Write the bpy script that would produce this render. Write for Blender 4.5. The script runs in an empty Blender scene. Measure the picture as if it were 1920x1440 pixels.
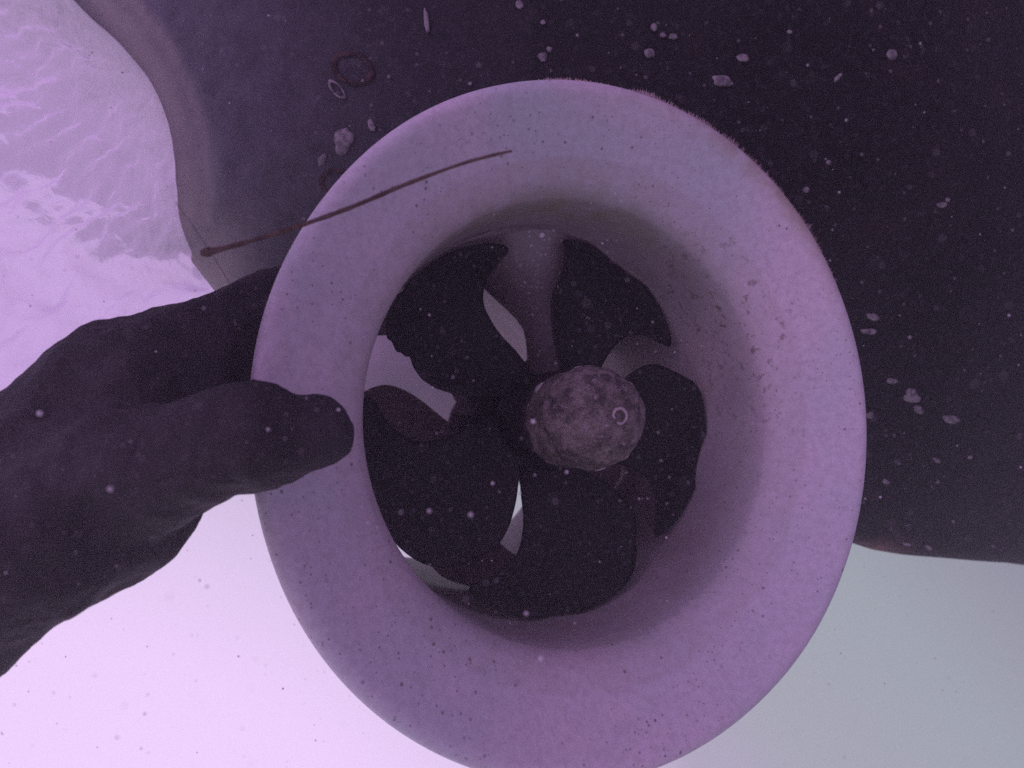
import bpy, bmesh, math, random
from mathutils import Vector, Matrix, noise
random.seed(7)
S = bpy.context.scene
COL = S.collection
K = 0.1                      # one propeller radius = 0.1 m
FPX = 1300.0                 # focal length in pixels of the 1920 px wide photograph

# ------------------------------------------------------------------ camera
cam_d = bpy.data.cameras.new('camera')
cam = bpy.data.objects.new('camera', cam_d); COL.objects.link(cam)
cam.location = (0, 0, 0); cam.rotation_euler = (math.radians(90), 0, 0)
cam_d.sensor_width = 36.0; cam_d.lens = 36.0 * FPX / 1920.0
cam_d.clip_start = 0.005; cam_d.clip_end = 200.0
cam_d.dof.use_dof = True; cam_d.dof.focus_distance = 3.05 * K; cam_d.dof.aperture_fstop = 13.0
S.camera = cam

# ------------------------------------------------------------------ world: light inside turbid water
UP = Vector((-0.476, -0.30, 0.826)).normalized()          # true vertical (camera is rolled)
BRIGHT = Vector((-0.50, 0.45, -0.74)).normalized()        # open, sunlit water
w = bpy.data.worlds.new("World"); S.world = w; w.use_nodes = True
nt = w.node_tree; nt.nodes.clear()
N = nt.nodes.new; L = nt.links.new
tc = N('ShaderNodeTexCoord')
nrm = N('ShaderNodeVectorMath'); nrm.operation = 'NORMALIZE'; L(tc.outputs['Generated'], nrm.inputs[0])
dp = N('ShaderNodeVectorMath'); dp.operation = 'DOT_PRODUCT'; L(nrm.outputs[0], dp.inputs[0]); dp.inputs[1].default_value = BRIGHT
mr = N('ShaderNodeMapRange'); mr.inputs[1].default_value = -1; mr.inputs[2].default_value = 1; L(dp.outputs['Value'], mr.inputs[0])
ramp = N('ShaderNodeValToRGB'); L(mr.outputs[0], ramp.inputs[0])
els = ramp.color_ramp.elements
stops = [(0.0, (.12, .075, .15)), (0.25, (.355, .24, .48)), (0.46, (.355, .24, .48)), (0.60, (.29, .30, .37)), (0.68, (.355, .405, .44)),
         (0.76, (.385, .41, .46)), (0.81, (.44, .40, .53)), (0.855, (.72, .59, .84)), (0.92, (.95, .72, 1.08)), (1.0, (1.0, .74, 1.14))]
while len(els) < len(stops): els.new(0.5)
for e, (p, c) in zip(els, stops): e.position = p; e.color = (*c, 1)
# daylight filtering down from the sky above the surface
q = Vector((0, 0, 1)).rotation_difference(UP).inverted().to_euler()
mp = N('ShaderNodeMapping'); mp.inputs['Rotation'].default_value = q; L(nrm.outputs[0], mp.inputs[0])
sky = N('ShaderNodeTexSky'); sky.sky_type = 'NISHITA'; sky.sun_disc = False
sky.sun_elevation = math.radians(55); sky.sun_rotation = math.radians(200)
L(mp.outputs[0], sky.inputs[0])
tint = N('ShaderNodeMix'); tint.data_type = 'RGBA'; tint.blend_type = 'MULTIPLY'; tint.inputs[0].default_value = 1
L(sky.outputs[0], tint.inputs[6]); tint.inputs[7].default_value = (1.0, .44, .70, 1)
bg1 = N('ShaderNodeBackground'); bg1.inputs[1].default_value = 0.05; L(tint.outputs[2], bg1.inputs[0])
bg2 = N('ShaderNodeBackground'); bg2.inputs[1].default_value = 1.0; L(ramp.outputs[0], bg2.inputs[0])
ad = N('ShaderNodeAddShader'); L(bg1.outputs[0], ad.inputs[0]); L(bg2.outputs[0], ad.inputs[1])
wo = N('ShaderNodeOutputWorld'); L(ad.outputs[0], wo.inputs[0])

# sun, spread wide by the water above
sd = bpy.data.lights.new('sun', 'SUN'); sd.energy = 1.05; sd.angle = math.radians(38); sd.color = (.95, .60, 1.20)
sun = bpy.data.objects.new('sun', sd); COL.objects.link(sun)
sun.rotation_euler = Vector((-0.62, -0.55, 0.55)).to_track_quat('Z', 'Y').to_euler()

S.view_settings.view_transform = 'Standard'; S.view_settings.look = 'None'
S.view_settings.exposure = 0.0; S.view_settings.gamma = 1.0
S.cycles.max_bounces = 8; S.cycles.volume_bounces = 2; S.cycles.use_denoising = False

# ------------------------------------------------------------------ helpers
def ray(px, py, y):
    """point at depth y (propeller radii) seen at a pixel of the photograph"""
    return Vector(((px - 960) / FPX * y, y, -(py - 720) / FPX * y))
def link(name, me, mat=None, parent=None, smooth=True):
    o = bpy.data.objects.new(name, me); COL.objects.link(o)
    if mat: me.materials.append(mat)
    if smooth:
        for p in me.polygons: p.use_smooth = True
    if parent: o.parent = parent
    return o
def from_bm(name, bm, mat=None, parent=None, smooth=True):
    me = bpy.data.meshes.new(name); bm.to_mesh(me); bm.free()
    return link(name, me, mat, parent, smooth)
def tag(o, label=None, cat=None, group=None, kind=None):
    for k, v in (('label', label), ('category', cat), ('group', group), ('kind', kind)):
        if v: o[k] = v
    return o
def lathe(bm, prof, seg, jitter=None, close=False):
    rings = []
    for (r, z) in prof:
        if r < 1e-6:
            rings.append([bm.verts.new((0, 0, z * K))]); continue
        ring = []
        for i in range(seg):
            t = 2 * math.pi * i / seg
            rr = r + (jitter(r, t, z) if jitter else 0)
            ring.append(bm.verts.new((rr * math.cos(t) * K, rr * math.sin(t) * K, z * K)))
        rings.append(ring)
    for a, b in list(zip(rings, rings[1:])) + ([(rings[-1], rings[0])] if close else []):
        if len(a) == 1 and len(b) == 1: continue
        for i in range(seg):
            j = (i + 1) % seg
            if len(a) == 1: bm.faces.new((a[0], b[i], b[j]))
            elif len(b) == 1: bm.faces.new((a[i], b[0], a[j]))
            else: bm.faces.new((a[i], b[i], b[j], a[j]))
    bmesh.ops.recalc_face_normals(bm, faces=bm.faces)
def catmull(pts, n, closed=False):
    out = []; m = len(pts)
    for i in range(m if closed else m - 1):
        g = lambda k: Vector(pts[k % m] if closed else pts[max(0, min(m - 1, k))])
        p0, p1, p2, p3 = g(i - 1), g(i), g(i + 1), g(i + 2)
        for k in range(n):
            t = k / n
            out.append(0.5 * ((2 * p1) + (p2 - p0) * t + (2 * p0 - 5 * p1 + 4 * p2 - p3) * t * t + (3 * p1 - p0 - 3 * p2 + p3) * t ** 3))
    if not closed: out.append(Vector(pts[-1]))
    return out
def lerp_tab(tab, x):
    if x <= tab[0][0]: return tab[0][1]
    for (a, b), (c, d) in zip(tab, tab[1:]):
        if x <= c: return b + (d - b) * (x - a) / (c - a)
    return tab[-1][1]

# material kit ------------------------------------------------------
class Mat:
    def __init__(s, name, rough=.6, spec=.3):
        s.m = bpy.data.materials.new(name); s.m.use_nodes = True
        s.t = s.m.node_tree; s.p = s.t.nodes['Principled BSDF']
        s.p.inputs['Roughness'].default_value = rough
        s.p.inputs['Specular IOR Level'].default_value = spec
        s.tc = s.t.nodes.new('ShaderNodeTexCoord')
        s.bumps = None
    def n(s, k): return s.t.nodes.new(k)
    def l(s, a, b): s.t.links.new(a, b)
    def noise(s, scale, detail=4, rough=.55, stretch=None, dist=0):
        nz = s.n('ShaderNodeTexNoise'); nz.inputs['Scale'].default_value = scale / K
        nz.inputs['Detail'].default_value = detail; nz.inputs['Roughness'].default_value = rough; nz.inputs['Distortion'].default_value = dist
        if stretch:
            m = s.n('ShaderNodeMapping'); m.inputs['Scale'].default_value = stretch
            s.l(s.tc.outputs['Object'], m.inputs[0]); s.l(m.outputs[0], nz.inputs[0])
        else: s.l(s.tc.outputs['Object'], nz.inputs[0])
        return nz.outputs[0]
    def voro(s, scale, rnd=1):
        v = s.n('ShaderNodeTexVoronoi'); v.inputs['Scale'].default_value = scale / K; v.inputs['Randomness'].default_value = rnd
        s.l(s.tc.outputs['Object'], v.inputs[0]); return v
    def rng(s, x, a, b, c=0., d=1.):
        m = s.n('ShaderNodeMapRange'); s.l(x, m.inputs[0])
        for i, v in enumerate((a, b, c, d)): m.inputs[i + 1].default_value = v
        m.interpolation_type = 'SMOOTHSTEP'; return m.outputs[0]
    def math(s, op, a, b):
        m = s.n('ShaderNodeMath'); m.operation = op
        for i, v in enumerate((a, b)):
            if isinstance(v, (int, float)): m.inputs[i].default_value = v
            else: s.l(v, m.inputs[i])
        return m.outputs[0]
    def mix(s, f, a, b):
        m = s.n('ShaderNodeMix'); m.data_type = 'RGBA'
        if isinstance(f, (int, float)): m.inputs[0].default_value = f
        else: s.l(f, m.inputs[0])
        for i, v in ((6, a), (7, b)):
            if isinstance(v, tuple): m.inputs[i].default_value = (*v, 1)
            else: s.l(v, m.inputs[i])
        return m.outputs[2]
    def dots(s, scale, size, keep):
        """sparse round specks: 1 inside a speck"""
        v = s.voro(scale); d = s.rng(v.outputs['Distance'], size, size * .45)
        sep = s.n('ShaderNodeSeparateColor'); s.l(v.outputs['Color'], sep.inputs[0])
        return s.math('MULTIPLY', d, s.math('LESS_THAN', sep.outputs[0], keep))
    def attr(s, name):
        a = s.n('ShaderNodeAttribute'); a.attribute_name = name; return a.outputs['Fac']
    def color(s, c):
        if isinstance(c, tuple): s.p.inputs['Base Color'].default_value = (*c, 1)
        else: s.l(c, s.p.inputs['Base Color'])
    def bump(s, h, strength, dist):
        b = s.n('ShaderNodeBump'); b.inputs['Strength'].default_value = strength; b.inputs['Distance'].default_value = dist * K
        s.l(h, b.inputs['Height'])
        if s.bumps: s.l(s.bumps, b.inputs['Normal'])
        s.bumps = b.outputs[0]; s.l(b.outputs[0], s.p.inputs['Normal'])

# white antifouled ring paint
M = Mat('ring_paint', .55, .3)
c = M.mix(M.rng(M.noise(1.3, 3), .35, .7), (.55, .475, .54), (.44, .46, .50))
c = M.mix(M.rng(M.noise(30, 4, .7), .35, .70, 0, .45), c, (.33, .29, .32))
c = M.mix(M.math('MULTIPLY', M.attr('film_baked_light'), M.rng(M.noise(5, 5, .65), .3, .7, .65, 1.0)), c, (.285, .25, .265))  # greyish fouling in the bore, also darkened to paint in its shade
patch = M.rng(M.noise(1.6, 2), .42, .62)
d1 = M.math('MULTIPLY', M.dots(26, .26, .16), M.rng(M.noise(2.2, 2), .35, .60, .15, 1))
d2 = M.math('MULTIPLY', M.dots(52, .32, .22), patch)
c = M.mix(M.math('MULTIPLY', d1, .75), c, (.10, .07, .08))
c = M.mix(M.math('MULTIPLY', d2, .7), c, (.13, .09, .10))
dirt = M.attr('dirt')
blot = M.rng(M.noise(19, 5, .7), .55, .66)
c = M.mix(M.math('MULTIPLY', M.math('MULTIPLY', blot, dirt), .8), c, (.13, .10, .10))
c = M.mix(M.math('MULTIPLY', M.attr('slime_and_veil'), M.rng(M.noise(9, 4, .6), .3, .6, .25, .85)), c, (.30, .26, .20))
c = M.mix(M.math('MULTIPLY', M.attr('scuff'), M.rng(M.noise(6, 5, .7), .48, .60)), c, (.09, .06, .06))
M.color(c); M.bump(M.noise(60, 3), .15, .01); RING = M.m

def dark(name, base, lo, sp, sc=1., rough=.6):
    M = Mat(name, rough, .18)
    c = M.mix(M.rng(M.noise(3 * sc, 4), .3, .7), base, lo)
    c = M.mix(M.math('MULTIPLY', M.rng(M.noise(40 * sc, 4, .65), .52, .75), .8), c, sp)
    c = M.mix(M.math('MULTIPLY', M.dots(22 * sc, .28, .20), .6), c, tuple(3.0 * x for x in sp))
    c = M.mix(M.math('MULTIPLY', M.dots(34 * sc, .36, .38), .55), c, tuple(1.9 * x for x in sp))
    c = M.mix(M.math('MULTIPLY', M.dots(9 * sc, .16, .18), .6), c, tuple(3.5 * x for x in sp))
    M.color(c); M.bump(M.noise(35 * sc, 4), .4, .02); return M.m
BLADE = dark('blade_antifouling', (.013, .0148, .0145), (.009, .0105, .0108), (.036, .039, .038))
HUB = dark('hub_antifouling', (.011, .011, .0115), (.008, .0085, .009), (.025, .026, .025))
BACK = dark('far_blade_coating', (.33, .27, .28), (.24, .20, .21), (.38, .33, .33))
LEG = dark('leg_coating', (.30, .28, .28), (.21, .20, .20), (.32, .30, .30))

M = Mat('fouled_anode', .9, .1)
c = M.mix(M.rng(M.noise(9, 6, .7), .35, .68), (.085, .076, .072), (.33, .29, .265))
c = M.mix(M.rng(M.noise(28, 4, .7), .52, .68), c, (.34, .27, .29))
c = M.mix(M.math('MULTIPLY', M.dots(12, .38, .4), .5), c, (.33, .27, .30))
M.color(c); M.bump(M.noise(22, 6, .7), 1.0, .06); M.bump(M.voro(17).outputs['Distance'], .5, .03); ANODE = M.m
M = Mat('bolt_scale', .8, .2); M.color(M.mix(M.noise(30), (.27, .24, .25), (.36, .32, .33))); M.bump(M.noise(60), .5, .01); BOLT = M.m

# hull paint: dark antifouling, slime strip at the waterline, haze veil painted into the colour
M = Mat('hull_antifouling', .8, .12)
c = M.mix(M.rng(M.noise(1.2, 5, .6), .35, .7), (.006, .006, .0068), (.012, .0118, .0128))
c = M.mix(M.math('MULTIPLY', M.rng(M.noise(3.2, 5, .65), .52, .72), .6), c, (.018, .013, .0135))
c = M.mix(M.math('MULTIPLY', M.rng(M.noise(26, 4, .7), .52, .74), .8), c, (.040, .040, .041))
c = M.mix(M.math('MULTIPLY', M.dots(16, .22, .14), .55), c, (.16, .14, .15))
c = M.mix(M.math('MULTIPLY', M.attr('film_baked_light'), M.rng(M.noise(7, 5, .65), .25, .7, .55, 1.0)), c, (.155, .155, .185))  # pale haze veil of the upper-left hull put into the base colour
c = M.mix(M.math('MULTIPLY', M.attr('slime_and_veil'), M.rng(M.noise(5, 4), .2, .7, .75, 1.0)), c, (.42, .385, .35))  # real slime band, plus a pale patch painted in as veil
c = M.mix(M.math('MULTIPLY', M.attr('rust'), M.rng(M.noise(6, 5, .7), .35, .65)), c, (.12, .06, .05))
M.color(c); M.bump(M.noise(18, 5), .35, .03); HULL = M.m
M = Mat('barnacle_scar', .9, .1); M.color(M.mix(M.rng(M.noise(25, 4), .35, .65), (.10, .095, .10), (.24, .215, .23))); M.bump(M.noise(30), .6, .02); SCAR = M.m
M = Mat('barnacle_ring', .9, .1); M.color(M.mix(M.rng(M.noise(25, 4), .4, .6), (.026, .019, .019), (.055, .036, .034))); RINGSCAR = M.m

M = Mat('glove_neoprene', .75, .2)
c = M.mix(M.rng(M.noise(2.5, 4), .35, .65), (.017, .015, .017), (.032, .028, .032))
c = M.mix(M.math('MULTIPLY', M.rng(M.noise(30, 4, .7), .5, .75), .7), c, (.055, .047, .055))
c = M.mix(M.math('MULTIPLY', M.dots(13, .22, .12), .4), c, (.13, .12, .13))
M.color(c); M.bump(M.noise(4.0, 3, .5, (1, 1, 1.8), 1.0), .5, .05); M.bump(M.noise(45, 3), .3, .01); GLOVE = M.m

M = Mat('algae', .9, .1); M.color(M.mix(M.rng(M.noise(9, 3), .35, .65), (.29, .22, .21), (.45, .36, .36))); ALGAE = M.m
M = Mat('twig', .8, .2); M.color(M.mix(M.rng(M.noise(14, 3), .35, .65), (.055, .034, .030), (.11, .07, .06))); M.bump(M.noise(40), .5, .01); TWIG = M.m
M = Mat('thread', .8, .2); M.color((.12, .10, .12)); THREAD = M.m
M = Mat('silt', .9, .1); M.color((.42, .38, .42)); SILT = M.m

# underside of the sea surface: a rippled mirror
M = Mat('water_underside', .12, .5)
M.t.nodes.remove(M.p)
gl = M.n('ShaderNodeBsdfGlossy'); gl.inputs['Roughness'].default_value = .10; gl.inputs['Color'].default_value = (.84, .74, .88, 1)
b1 = M.n('ShaderNodeBump'); b1.inputs['Strength'].default_value = .5; b1.inputs['Distance'].default_value = .05 * K
uvn = M.n('ShaderNodeUVMap'); mpp = M.n('ShaderNodeMapping'); mpp.inputs['Scale'].default_value = (7, 11, 1)
M.l(uvn.outputs[0], mpp.inputs[0])
nz = M.n('ShaderNodeTexNoise'); nz.inputs['Scale'].default_value = 1.3; nz.inputs['Detail'].default_value = 4; nz.inputs['Distortion'].default_value = .8
M.l(mpp.outputs[0], nz.inputs[0]); M.l(nz.outputs[0], b1.inputs['Height']); M.l(b1.outputs[0], gl.inputs['Normal']); gl.inputs['Roughness'].default_value = .2
tr = M.n('ShaderNodeBsdfTranslucent'); tr.inputs['Color'].default_value = (.84, .80, .86, 1); M.l(b1.outputs[0], tr.inputs['Normal'])
mx = M.n('ShaderNodeMixShader'); mx.inputs[0].default_value = .34
M.l(tr.outputs[0], mx.inputs[1]); M.l(gl.outputs[0], mx.inputs[2])
M.l(mx.outputs[0], M.t.nodes['Material Output'].inputs[0]); WATER = M.m

# ------------------------------------------------------------------ thruster frame
yaw, pit = math.radians(22.288), math.radians(4.831)
C0 = Vector((.18858, 3.6544, -.19750))
AX = Vector((math.sin(yaw) * math.cos(pit), -math.cos(yaw) * math.cos(pit), math.sin(pit)))
UX = (-AX).cross(Vector((0, 0, 1))).normalized()
VX = UX.cross(-AX).normalized()
RM = Matrix((UX, VX, AX)).transposed()
def to_thr(p):
    d = p - C0; return Vector((d.dot(UX), d.dot(VX), d.dot(AX)))

# ------------------------------------------------------------------ hull
def hullY(X, Z):
    return 3.62 + (.10 if X < .1 else .055) * (X - .1) ** 2 + .42 * max(0, 1.3 - Z) ** 1.15 - .05 * max(0, Z - 1.3)
def hull_pt(px, py):
    y = 4.0
    for _ in range(60): y = max(1.5, min(9.5, .6 * y + .4 * hullY((px - 960) / FPX * y, -(py - 720) / FPX * y)))
    return ray(px, py, y)
edge_px = [(330, 470), (400, 560), (560, 640), (800, 690), (1000, 760), (1250, 930), (1480, 1010), (1605, 1025), (1640, 1033), (1680, 1046), (1730, 1054), (1800, 1059), (1920, 1067), (2050, 1080)]
edge = []
for p in edge_px:
    h = hull_pt(*p); edge.append((h.x, h.z))
edge = [(-5.0, 2.8), (-3.4, 1.9)] + edge + [(edge[-1][0] + 4, edge[-1][1] - .9)]
def px_of(p): return (960 + FPX * p.x / p.y, 720 - FPX * p.z / p.y)
wl_px = catmull([(60, -260), (170, -90), (262, 20), (325, 110), (365, 200), (388, 290), (392, 370), (380, 450), (360, 520)], 8)
def wl_dist(px, py):
    best = 1e9; side = 0
    for a, b in zip(wl_px, wl_px[1:]):
        dx, dy = b[0] - a[0], b[1] - a[1]
        t = max(0, min(1, ((px - a[0]) * dx + (py - a[1]) * dy) / (dx * dx + dy * dy)))
        ex, ey = px - a[0] - t * dx, py - a[1] - t * dy
        d = math.hypot(ex, ey)
        if d < best: best = d; side = dx * ey - dy * ex
    return best if side < 0 else -best         # positive on the dry (right-hand) side
bm = bmesh.new()
NX, NZ = 230, 150
slime_and_veil = bm.verts.layers.float.new('slime_and_veil'); rust = bm.verts.layers.float.new('rust'); film_baked_light = bm.verts.layers.float.new('film_baked_light')
grid = []; dist = {}
for i in range(NX + 1):
    X = -4.6 + 11.2 * i / NX
    z0 = lerp_tab(edge, X); row = []
    for j in range(NZ + 1):
        t = j / NZ
        Z = z0 + (4.2 - z0) * t ** 1.25
        y = hullY(X, Z) + .35 * math.exp(-(Z - z0) / .05)       # rolled-under bottom edge
        p = Vector((X, y, Z))
        y += .012 * noise.noise(p * 1.3)
        p = Vector((X, y, Z)); v = bm.verts.new(p * K)
        q_ = px_of(p); d = wl_dist(*q_)
        v[slime_and_veil] = .35*math.exp(-((d - 6) / 12) ** 2) + .75 * math.exp(-((d + 40) / 34) ** 2) if q_[1] < 700 and q_[0] < 600 else 0.
        if q_[0] < 1000: v[film_baked_light] = .85 * math.exp(-max(0, d) / 230)  # painted haze veil, fading away from the waterline
        v[slime_and_veil] = max(v[slime_and_veil], .55 * math.exp(-((q_[0] - 410) / 60) ** 2 - ((q_[1] - 500) / 90) ** 2)) if q_[0] < 700 else 0.  # adds a pale patch painting in veil and light off the surface
        v[rust] = math.exp(-((q_[0] - 1640) / 60) ** 2 - ((q_[1] - 1025) / 16) ** 2)
        dist[v] = d; row.append(v)
    grid.append(row)
for i in range(NX):
    for j in range(NZ):
        q4 = (grid[i][j], grid[i + 1][j], grid[i + 1][j + 1], grid[i][j + 1])
        ct = to_thr(sum((v.co for v in q4), Vector()) / 4 / K)
        if math.hypot(ct.x, ct.y) < 1.07 or max(dist[v] for v in q4) < -110: continue
        bm.faces.new(q4)
bmesh.ops.delete(bm, geom=[v for v in bm.verts if not v.link_faces], context='VERTS')
bmesh.ops.recalc_face_normals(bm, faces=bm.faces)
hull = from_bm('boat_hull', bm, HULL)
# skeg: the painted fin of the hull standing behind the far mouth of the tunnel
sk = bpy.data.meshes.new('skeg'); bm = bmesh.new(); bmesh.ops.create_cube(bm, size=1)
sa, sb = Vector((-2.1, 6.6, -.50)), Vector((1.5, 6.95, 1.6))
for v in bm.verts: v.co = Vector([sa[i] + (v.co[i] + .5) * (sb[i] - sa[i]) for i in range(3)]) * K
bmesh.ops.bevel(bm, geom=bm.edges[:], offset=.12 * K, segments=4, affect='EDGES')
M = Mat('skeg_paint', .6, .2); c = M.mix(M.rng(M.noise(1.5, 4), .35, .65), (.36, .29, .36), (.29, .255, .305))
c = M.mix(M.rng(M.noise(2.4, 3), .62, .72), c, (.28, .17, .13)); M.color(c)
skeg = from_bm('skeg', bm, M.m, hull)
md = hull.modifiers.new('thickness', 'SOLIDIFY'); md.thickness = .04 * K; md.offset = 0
# make sure the shell thickens away from the camera
tag(hull, 'dark antifouled boat hull with pale barnacle scars and a slimy waterline, behind the white ring', 'boat hull')

def scar(px, py, rx, ry, rot, ring=False, mat=None):
    bm = bmesh.new(); n = 22; ct = hull_pt(px, py); cx = Vector((0, 0, 0))
    ph = random.random() * 99
    outer, inner = [], []
    def put(u, v, lift):
        X = px + u; Y = py + v; p = hull_pt(X, Y); return p * (1 - lift / p.length)
    cr, sr = math.cos(rot), math.sin(rot)
    for i in range(n):
        t = 2 * math.pi * i / n
        k = 1 + (.12 if ring else .38) * noise.noise(Vector((math.cos(t) * 1.3 + ph, math.sin(t) * 1.3, ph)))
        a, b = rx * k * math.cos(t), ry * k * math.sin(t)
        outer.append(bm.verts.new(put(a * cr - b * sr, a * sr + b * cr, .028) * K))
        f = .72 if ring else .55
        inner.append(bm.verts.new(put((a * cr - b * sr) * f, (a * sr + b * cr) * f, .032) * K))
    for i in range(n):
        j = (i + 1) % n; bm.faces.new((outer[i], outer[j], inner[j], inner[i]))
    if not ring: bm.faces.new(inner)
    bmesh.ops.recalc_face_normals(bm, faces=bm.faces)
    o = from_bm('barnacle_scar', bm, mat or SCAR, hull)
    s = o.modifiers.new('thickness', 'SOLIDIFY'); s.thickness = .008 * K; s.offset = 0
    return o
for a in [(1353, 152, 20, 10, .25), (1393, 109, 11, 7, .2), (1217, 100, 10, 8, .6), (1672, 103, 11, 9, .3), (1570, 146, 10, 3, -.8),
          (1262, 69, 7, 6, 0), (1243, 66, 5, 4, 0), (1226, 52, 6, 7, 0), (1017, 107, 10, 8, .4), (646, 264, 17, 24, .3), (697, 236, 6, 12, -.4),
          (800, 40, 4, 24, -.1), (1636, 594, 12, 6, .3), (1627, 621, 15, 5, .05), (1672, 714, 10, 5, .1), (1708, 737, 11, 8, .2),
          (1709, 747, 16, 8, .1), (1722, 768, 11, 6, .6), (1783, 786, 15, 8, .2), (1756, 863, 8, 3, .5), (1661, 903, 8, 5, .6), (1630, 778, 7, 5, .1),
          (1511, 356, 6, 5, 0), (1765, 384, 9, 5, 0), (1553, 305, 4, 4, 0), (1740, 1026, 9, 3, .5), (1700, 1020, 8, 3, .3), (1818, 857, 5, 3, 0), (730, 144, 3, 3, 0), (882, 157, 3, 3, 0),
          (975, 10, 7, 8, 0), (1018, 42, 4, 4, 0), (1030, 93, 5, 4, 0), (605, 300, 8, 12, .4), (1900, 970, 9, 3, .3), (1840, 700, 6, 3, 0), (1480, 60, 4, 3, 0)]:
    scar(*a)
scar(632, 168, 23, 9, .85, True)
scar(660, 128, 42, 32, .4, True, RINGSCAR)
scar(632, 345, 34, 30, .5, True, RINGSCAR)

# ------------------------------------------------------------------ sea surface seen from below (upper left)
def surf_plane(px, py, h=.80):
    d = ray(px, py, 1.0); k = d.dot(UP); return h / max(k, .05)
right = catmull([(-60, -260), (60, -90), (160, 20), (235, 90), (285, 150), (318, 220), (334, 290), (342, 360), (356, 425), (392, 490), (450, 550), (540, 630), (660, 720)], 10)
rdep = []
for i, p in enumerate(right):
    s = i / (len(right) - 1)
    base = hull_pt(p[0], p[1]).y + .06
    rdep.append(base + max(0, s - .72) ** 1.4 * 22)
bm = bmesh.new(); uvl = bm.loops.layers.uv.new('UVMap'); g = []; NU = 130
uvs = {}
for i, (p, yr) in enumerate(zip(right, rdep)):
    s = i / (len(right) - 1)
    lx, ly = -420, -480 + 1480 * s
    pl = ray(lx, ly, min(12, surf_plane(lx, ly)))
    pr_ = ray(p[0], p[1], yr); row = []
    for j in range(NU + 1):
        t = j / NU
        q_ = pr_.lerp(pl, t)
        wv = .05 * noise.noise(Vector((s * 13 + t * 5, t * 5.0 - s * 3, 1.7))) + .022 * noise.noise(Vector((s * 34 - t * 12, t * 12, 5.1))) + .014 * math.exp(-t * 4) * noise.noise(Vector((s * 12, t * 60, 2.2))) + .012 * noise.noise(Vector((s * 90 + t * 20, t * 14, 9.1)))
        q_ = q_ + UP * wv * min(1, t * 12 + .15)
        v = bm.verts.new(q_ * K); uvs[v] = (t, s); row.append(v)
    g.append(row)
for a, b in zip(g, g[1:]):
    for j in range(NU):
        f = bm.faces.new((a[j], b[j], b[j + 1], a[j + 1]))
        for lp in f.loops: lp[uvl].uv = uvs[lp.vert]
bmesh.ops.recalc_face_normals(bm, faces=bm.faces)
ws = from_bm('water_surface', bm, WATER); tag(ws, kind='structure')
ss = ws.modifiers.new('smooth', 'SUBSURF'); ss.levels = 1; ss.render_levels = 1

# ------------------------------------------------------------------ stern thruster
thr = bpy.data.objects.new('stern_thruster', None); COL.objects.link(thr)
thr.matrix_world = Matrix.Translation(C0 * K) @ RM.to_4x4()
tag(thr, 'white ring-shaped thruster tunnel with a dark five-bladed propeller inside', 'thruster')

prof = catmull([(1.13, -2.1), (1.13, -.8), (1.14, -.1), (1.22, .16), (1.36, .40), (1.455, .54), (1.497, .62), (1.502, .668), (1.485, .705), (1.445, .715), (1.39, .690),
                (1.29, .630), (1.19, .572), (1.105, .520), (1.058, .465), (1.042, .40), (1.035, .2), (1.032, -.3), (1.03, -2.1), (1.05, -2.18), (1.10, -2.18)], 6, True)
bm = bmesh.new()
lathe(bm, [(p[0], p[1]) for p in prof], 256, lambda r, t, z: (.006 if r > 1.08 else .0012) * noise.noise(Vector((math.cos(t) * 2, math.sin(t) * 2, z * 2))) + (.012 * math.cos(2 * (t - 1.2)) * max(0, min(1, (r - 1.1) / .4))), True)
ld, lsl, lsc, lfi = (bm.verts.layers.float.new(n) for n in ('dirt', 'slime_and_veil', 'scuff', 'film_baked_light'))
def bell(x, c, s): return math.exp(-((x - c) / s) ** 2)
for v in bm.verts:
    r = math.hypot(v.co.x, v.co.y) / K; t = math.atan2(v.co.y, v.co.x); z = v.co.z / K
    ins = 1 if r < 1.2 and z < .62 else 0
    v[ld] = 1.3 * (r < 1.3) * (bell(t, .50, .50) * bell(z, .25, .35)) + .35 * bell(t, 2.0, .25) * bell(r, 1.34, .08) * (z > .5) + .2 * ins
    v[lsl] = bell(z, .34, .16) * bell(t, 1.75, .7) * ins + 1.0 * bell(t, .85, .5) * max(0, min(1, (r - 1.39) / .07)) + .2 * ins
    v[lfi] = .62 * (r < 1.25) * max(0, min(1, (.52 - z) / .24)) + .25 * (r < 1.3) * max(0, min(1, (.60 - z) / .1))  # fouling inside the bore together with painted-in tunnel shade
    v[lsc] = bell(z, .03, .05) * bell(t, 1.95, .35) * ins + .8 * bell(z, .22, .04) * bell(t, 2.15, .18) * ins
tunnel = from_bm('tunnel_ring', bm, RING, thr)

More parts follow.
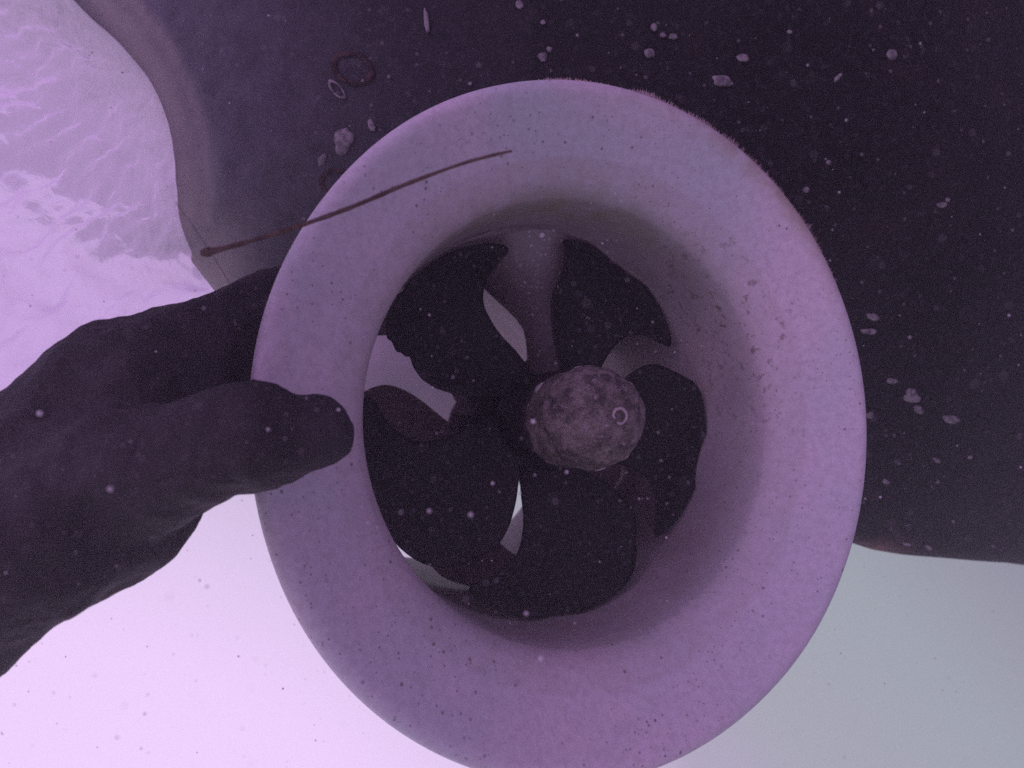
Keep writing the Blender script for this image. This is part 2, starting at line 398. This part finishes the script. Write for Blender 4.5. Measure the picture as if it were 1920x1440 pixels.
# fuzz of algae on the outer rim, upper right
bm = bmesh.new()
for k in range(9000):
    t = random.triangular(.42, 1.75, .75) if k % 3 else random.uniform(1.05, 1.78)
    wgt = .25 + .75 * max(0, noise.noise(Vector((t * 7, 3.3, 0))) + .45) * max(.15, min(1, (1.78 - t) / .22, (t - .40) / .2))
    z = random.uniform(.52, .70); r = lerp_tab([(.40, 1.36), (.54, 1.455), (.62, 1.497), (.668, 1.503), (.70, 1.49)], z)
    L_ = random.uniform(.02, .056) * wgt; b = random.uniform(.004, .009)
    n0 = Vector((math.cos(t), math.sin(t), random.uniform(-.2, .25))).normalized()
    tg = Vector((-math.sin(t), math.cos(t), 0)); ax = Vector((0, 0, 1))
    base = Vector((math.cos(t) * (r - .004), math.sin(t) * (r - .004), z))
    tip = base + n0 * L_ + tg * random.uniform(-.3, .3) * L_ + ax * random.uniform(-.3, .3) * L_
    vs = [bm.verts.new((base + tg * b * math.cos(a) + ax * b * math.sin(a)) * K) for a in (0, 2.1, 4.2)]
    vt = bm.verts.new(tip * K)
    for i in range(3): bm.faces.new((vs[i], vs[(i + 1) % 3], vt))
al = from_bm('algae_fringe', bm, ALGAE, tunnel); al['kind'] = 'stuff'

# blades ------------------------------------------------------------
LOW = [(.2, 52), (.3, 62), (.4, 69), (.5, 74), (.6, 75.5), (.7, 74.5), (.8, 69), (.86, 64.5), (.91, 62), (.94, 63), (.962, 67), (.985, 75), (1.0, 85)]
HIGH = [(.2, 118), (.3, 130), (.4, 137), (.5, 140), (.6, 140.5), (.7, 138.5), (.8, 132.5), (.88, 126), (.94, 119), (.975, 111), (1.0, 97)]
def spline_tab(tab, x):
    for k, ((a, b), (c, d)) in enumerate(zip(tab, tab[1:])):
        if x <= c or k == len(tab) - 2:
            t = max(0, min(1, (x - a) / (c - a)))
            m0 = (d - tab[k - 1][1]) / (c - tab[k - 1][0]) if k else (d - b) / (c - a)
            m1 = (tab[k + 2][1] - b) / (tab[k + 2][0] - a) if k + 2 < len(tab) else (d - b) / (c - a)
            h = c - a
            return (2*t**3 - 3*t*t + 1) * b + (t**3 - 2*t*t + t) * h * m0 + (3*t*t - 2*t**3) * d + (t**3 - t*t) * h * m1
def blade(name, rot, z0, mat, parent, hi=0, lo=0, mirror=1, pitch=.55, thick=.035, hitip=0, edge_rough=0., chord=1.0):
    bm = bmesh.new(); nr, na = 70, 26; lay = []
    for side in (1, -1):
        rows = []
        for i in range(nr + 1):
            r = .2 + .80 * (1 - (1 - i / nr) ** 1.35)
            fd = 1 - max(0, min(1, (r - .80) / .18)); a, b = spline_tab(LOW, r) + lo * fd, spline_tab(HIGH, r) + hi * fd + hitip * max(0, (r - .86) / .14) ** 2
            m_ = (a + b) / 2; a, b = m_ + (a - m_) * chord, m_ + (b - m_) * chord
            row = []
            for j in range(na + 1):
                s = j / na; th = a + (b - a) * s
                if edge_rough and j == na: th += edge_rough * noise.noise(Vector((r * 26, rot, 2)))
                tt = math.radians(180 + th * mirror + rot); rx = r * 1.018
                off = pitch * (th - 103) / 360 * 1.0
                h = thick * (1 - .72 * (r - .2) / .8) * math.sqrt(max(0, 1 - (2 * s - 1) ** 2)) * (1 if r < .97 else math.sqrt(max(0, (1.0001 - r) / .03)))
                camber = -.05 * (1 - (2 * s - 1) ** 2)
                row.append(bm.verts.new((rx * math.cos(tt) * K, rx * math.sin(tt) * K, (z0 + mirror * (off + camber) + side * h * .5) * K)))
            rows.append(row)
        lay.append(rows)
    for rows in lay:
        for i in range(nr):
            for j in range(na): bm.faces.new((rows[i][j], rows[i + 1][j], rows[i + 1][j + 1], rows[i][j + 1]))
    bmesh.ops.remove_doubles(bm, verts=bm.verts, dist=1e-6)
    bmesh.ops.recalc_face_normals(bm, faces=bm.faces)
    return from_bm(name, bm, mat, parent)

def hub_mesh(prof, seg=72, amp=.0, sc=9):
    bm = bmesh.new(); lathe(bm, prof, seg)
    if amp:
        bm.normal_update()
        for v in bm.verts:
            p = v.co / K; v.co += v.normal * K * amp * (noise.noise(p * sc) + .6 * noise.noise(p * sc * 2.7) + .35 * noise.noise(p * sc * 6))
    return bm
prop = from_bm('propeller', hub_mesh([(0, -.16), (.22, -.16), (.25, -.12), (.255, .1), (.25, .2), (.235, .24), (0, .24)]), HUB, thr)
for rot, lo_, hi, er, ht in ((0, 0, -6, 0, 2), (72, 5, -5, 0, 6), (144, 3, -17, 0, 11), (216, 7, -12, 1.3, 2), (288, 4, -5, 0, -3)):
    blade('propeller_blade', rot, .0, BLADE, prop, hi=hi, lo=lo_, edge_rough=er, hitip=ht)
an_prof = [(p[0] * .84, p[1] + (.07 if p[1] > .3 else 0)) for p in catmull([(.255, .20), (.27, .235), (.282, .30), (.285, .38), (.278, .45), (.255, .52), (.215, .575), (.155, .61), (.08, .625), (.03, .628)], 6)] + [(0, .698)]
an = from_bm('anode_cone', hub_mesh(an_prof, 160, .011), ANODE, prop)
bm = bmesh.new()
lathe(bm, [(.024, .56), (.025, .624), (.030, .632), (.037, .632), (.042, .624), (.045, .56)], 32, lambda r, t, z: .003 * noise.noise(Vector((math.cos(t) * 2, math.sin(t) * 2, z * 9))))
for v in bm.verts: v.co += Vector((.022, .0, .068)) * K
from_bm('bolt_ring', bm, BOLT, prop)
# lumps of scale on the cone
for (t, z, r, sx) in ((1.5, .39, .240, .042), (.15, .47, .238, .026), (-.45, .49, .238, .03), (-1.3, .43, .241, .03), (-2.2, .28, .233, .035), (-.9, .52, .230, .024), (2.4, .28, .233, .03)):
    bm = bmesh.new()
    b = bmesh.ops.create_icosphere(bm, subdivisions=2, radius=1)['verts']
    for v in b:
        p = v.co.copy(); k = 1 + .3 * noise.noise(p * 1.7 + Vector((t, z, 0)))
        yy = p.x * sx * 1.2 * k; rr = r + p.z * .012
        ca, sa = math.cos(t), math.sin(t)
        v.co = Vector((ca * rr - sa * yy, sa * rr + ca * yy, z + p.y * sx * k)) * K
    from_bm('scale_crust', bm, BOLT, prop)

# gearbox leg behind the front propeller, second propeller at the far side
bm = bmesh.new()
for k in range(2):
    pass
ls = []
for i in range(17):
    y = .10 + (1.06 - .10) * i / 16; a_ = lerp_tab([(.1, .10), (.5, .11), (.66, .14), (.78, .20), (.9, .27), (1.06, .36)], y); b_ = a_ * 1.35
    ls.append([bm.verts.new(((lerp_tab([(.58, .22), (.8, .11), (1, .04)], y) + a_ * math.cos(2 * math.pi * j / 32)) * K, y * K, (-.46 + b_ * math.sin(2 * math.pi * j / 32)) * K)) for j in range(32)])
for a, b in zip(ls, ls[1:]):
    for j in range(32): bm.faces.new((a[j], a[(j + 1) % 32], b[(j + 1) % 32], b[j]))
bmesh.ops.recalc_face_normals(bm, faces=bm.faces)
leg = from_bm('gearbox_leg', bm, LEG, thr)
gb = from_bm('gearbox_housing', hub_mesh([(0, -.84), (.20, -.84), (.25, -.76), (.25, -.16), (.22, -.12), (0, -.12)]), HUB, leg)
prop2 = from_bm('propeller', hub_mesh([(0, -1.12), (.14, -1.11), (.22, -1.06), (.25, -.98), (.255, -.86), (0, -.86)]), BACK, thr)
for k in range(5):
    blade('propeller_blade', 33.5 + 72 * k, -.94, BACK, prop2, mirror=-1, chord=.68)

# ------------------------------------------------------------------ gloved hand on the left rim
def chain(bm, pts, sub=9):
    """pts: (px, py, depth, radius px)"""
    P = [Vector((*ray(a, b, y), r_ * y / FPX)) for a, b, y, r_ in pts]
    for p in catmull([tuple(x) for x in P], sub):
        bmesh.ops.create_icosphere(bm, subdivisions=2, radius=p[3] * K, matrix=Matrix.Translation(Vector(p[:3]) * K))
bm = bmesh.new()
# forearm and wrist
chain(bm, [(-420, 1330, 2.05, 190), (-200, 1200, 2.05, 178), (-40, 1078, 2.08, 168), (90, 995, 2.12, 170)])
chain(bm, [(-420, 1250, 2.15, 195), (-200, 1130, 2.2, 190), (-20, 1000, 2.25, 168), (90, 900, 2.3, 160)])
# palm, knuckle side and heel of the hand
chain(bm, [(-60, 1000, 2.32, 148), (70, 876, 2.40, 144), (180, 786, 2.45, 150), (280, 742, 2.5, 160)])
chain(bm, [(0, 1010, 2.2, 190), (120, 950, 2.28, 180), (220, 910, 2.34, 150), (290, 880, 2.38, 110)])
chain(bm, [(-30, 1080, 2.2, 155), (100, 1020, 2.22, 138), (210, 990, 2.25, 122), (290, 955, 2.3, 84), (360, 915, 2.35, 45), (400, 905, 2.36, 36)])
# thumb in front of the ring
chain(bm, [(120, 930, 2.2, 150), (250, 885, 2.16, 130), (360, 850, 2.13, 112), (440, 822, 2.12, 108), (480, 818, 2.12, 110), (512, 820, 2.13, 88), (540, 816, 2.14, 80), (565, 811, 2.15, 77), (592, 806, 2.17, 74)])
chain(bm, [(430, 868, 2.15, 56), (490, 880, 2.15, 48), (540, 855, 2.16, 48)])
# four fingers folded behind the rim
chain(bm, [(230, 690, 2.45, 100), (330, 660, 2.55, 90), (410, 640, 2.70, 92), (480, 618, 2.92, 84), (525, 604, 3.12, 66), (550, 604, 3.22, 56)])
chain(bm, [(230, 740, 2.55, 92), (340, 716, 2.68, 80), (430, 706, 2.86, 78), (500, 700, 3.08, 66), (540, 692, 3.22, 56)])
chain(bm, [(230, 830, 2.55, 90), (340, 800, 2.68, 78), (430, 790, 2.86, 74), (500, 790, 3.06, 62), (540, 790, 3.2, 54)])
chain(bm, [(220, 900, 2.52, 80), (320, 880, 2.66, 66), (400, 850, 2.8, 62), (480, 850, 3.0, 56), (525, 850, 3.12, 50)])
# index fingertip showing above the rim edge
chain(bm, [(400, 605, 2.68, 52), (460, 572, 2.82, 48), (505, 540, 2.95, 36), (540, 525, 3.02, 32)])
hand = from_bm('person', bm, GLOVE)
rm = hand.modifiers.new('skin', 'REMESH'); rm.mode = 'VOXEL'; rm.voxel_size = .018 * K; rm.use_smooth_shade = True
sm = hand.modifiers.new('soften', 'SMOOTH'); sm.factor = .5; sm.iterations = 6
tx = bpy.data.textures.new('wrinkles', 'CLOUDS'); tx.noise_scale = .17 * K; tx.noise_depth = 2
dm = hand.modifiers.new('wrinkles', 'DISPLACE'); dm.texture = tx; dm.strength = .055 * K; dm.mid_level = .5; dm.texture_coords = 'GLOBAL'
tag(hand, 'diver in a dark glove gripping the left side of the white ring', 'person')

# ------------------------------------------------------------------ floating bits
def strand(name, pts, mat):
    """pts: (px, py, depth, radius)"""
    bm = bmesh.new(); P = catmull([(*ray(a, b, y), r_) for a, b, y, r_ in pts], 10); rings = []
    for i, p in enumerate(P):
        c_ = Vector(p[:3]); d = (Vector(P[min(i + 1, len(P) - 1)][:3]) - Vector(P[max(i - 1, 0)][:3])).normalized()
        s1 = d.cross(Vector((0, 1, 0))).normalized(); s2 = d.cross(s1)
        rings.append([bm.verts.new((c_ + .86 * p[3] * (1 + .25 * noise.noise(c_ * 30)) * (s1 * math.cos(a) + s2 * math.sin(a))) * K) for a in [2 * math.pi * k / 8 for k in range(8)]])
    for a, b in zip(rings, rings[1:]):
        for k in range(8): bm.faces.new((a[k], a[(k + 1) % 8], b[(k + 1) % 8], b[k]))
    bm.faces.new(rings[0]); bm.faces.new(rings[-1])
    bmesh.ops.recalc_face_normals(bm, faces=bm.faces)
    return from_bm(name, bm, mat)
tw = strand('seagrass_stalk', [(377, 475, 2.0, .010), (382, 474, 2.0, .015), (392, 472, 2.0, .016), (402, 470, 2.0, .010), (470, 452, 2.0, .0085), (560, 424, 2.0, .0078), (660, 388, 2.0, .0078), (760, 346, 2.0, .0075), (860, 309, 2.0, .006), (920, 292, 2.0, .0055), (960, 283, 2.0, .0045)], TWIG)
tag(tw, 'thin brown stalk with a knobbed end drifting across the upper left of the white ring', 'stalk')
th = strand('fine_thread', [(330, 380, 2.1, .0013), (365, 428, 2.08, .0013), (400, 482, 2.06, .0013), (430, 530, 2.05, .0013)], THREAD)
tag(th, 'hair-thin straight thread crossing the knobbed end of the brown stalk', 'thread')

bm = bmesh.new()
for k in range(1500):
    y = random.uniform(.45, 2.4); px, py = random.uniform(-60, 1980), random.uniform(-60, 1500)
    r = random.choice((1.0, 1.2, 1.3, 1.4, 1.6, 1.8, 2.2, 2.8)) * y / FPX * random.uniform(.5, .9)
    bmesh.ops.create_icosphere(bm, subdivisions=1, radius=r * K, matrix=Matrix.Translation(ray(px, py, y) * K))
for (px, py, r) in ((883, 965, 7), (805, 958, 6), (752, 960, 4), (924, 906, 5), (1000, 790, 7), (207, 917, 8), (75, 775, 9), (635, 768, 5), (503, 805, 5), (1455, 870, 7), (388, 1100, 4), (690, 980, 4), (1063, 885, 5), (975, 925, 4), (987, 1150, 6), (1015, 1235, 9)):
    y = random.uniform(1.2, 1.8)
    bmesh.ops.create_icosphere(bm, subdivisions=2, radius=r * .62 * y / FPX * K, matrix=Matrix.Translation(ray(px, py, y) * K))
silt = from_bm('drifting_silt', bm, SILT); tag(silt, kind='stuff')

# ------------------------------------------------------------------ turbid water round everything
bm = bmesh.new()
bmesh.ops.create_cube(bm, size=1)
lo, hi_ = Vector((-10, -4, -8)), Vector((10, 13, 10))
for v in bm.verts: v.co = Vector([(lo[i] + (v.co[i] + .5) * (hi_[i] - lo[i])) * K for i in range(3)])
hz_m = bpy.data.materials.new('turbid_water'); hz_m.use_nodes = True
t = hz_m.node_tree; t.nodes.remove(t.nodes['Principled BSDF'])
pv = t.nodes.new('ShaderNodeVolumePrincipled'); pv.inputs['Color'].default_value = (.85, .80, .88, 1); pv.inputs['Density'].default_value = .021 / K
pv.inputs['Anisotropy'].default_value = .72
t.links.new(pv.outputs[0], t.nodes['Material Output'].inputs['Volume'])
hz = from_bm('haze', bm, hz_m, smooth=False); tag(hz, kind='stuff')
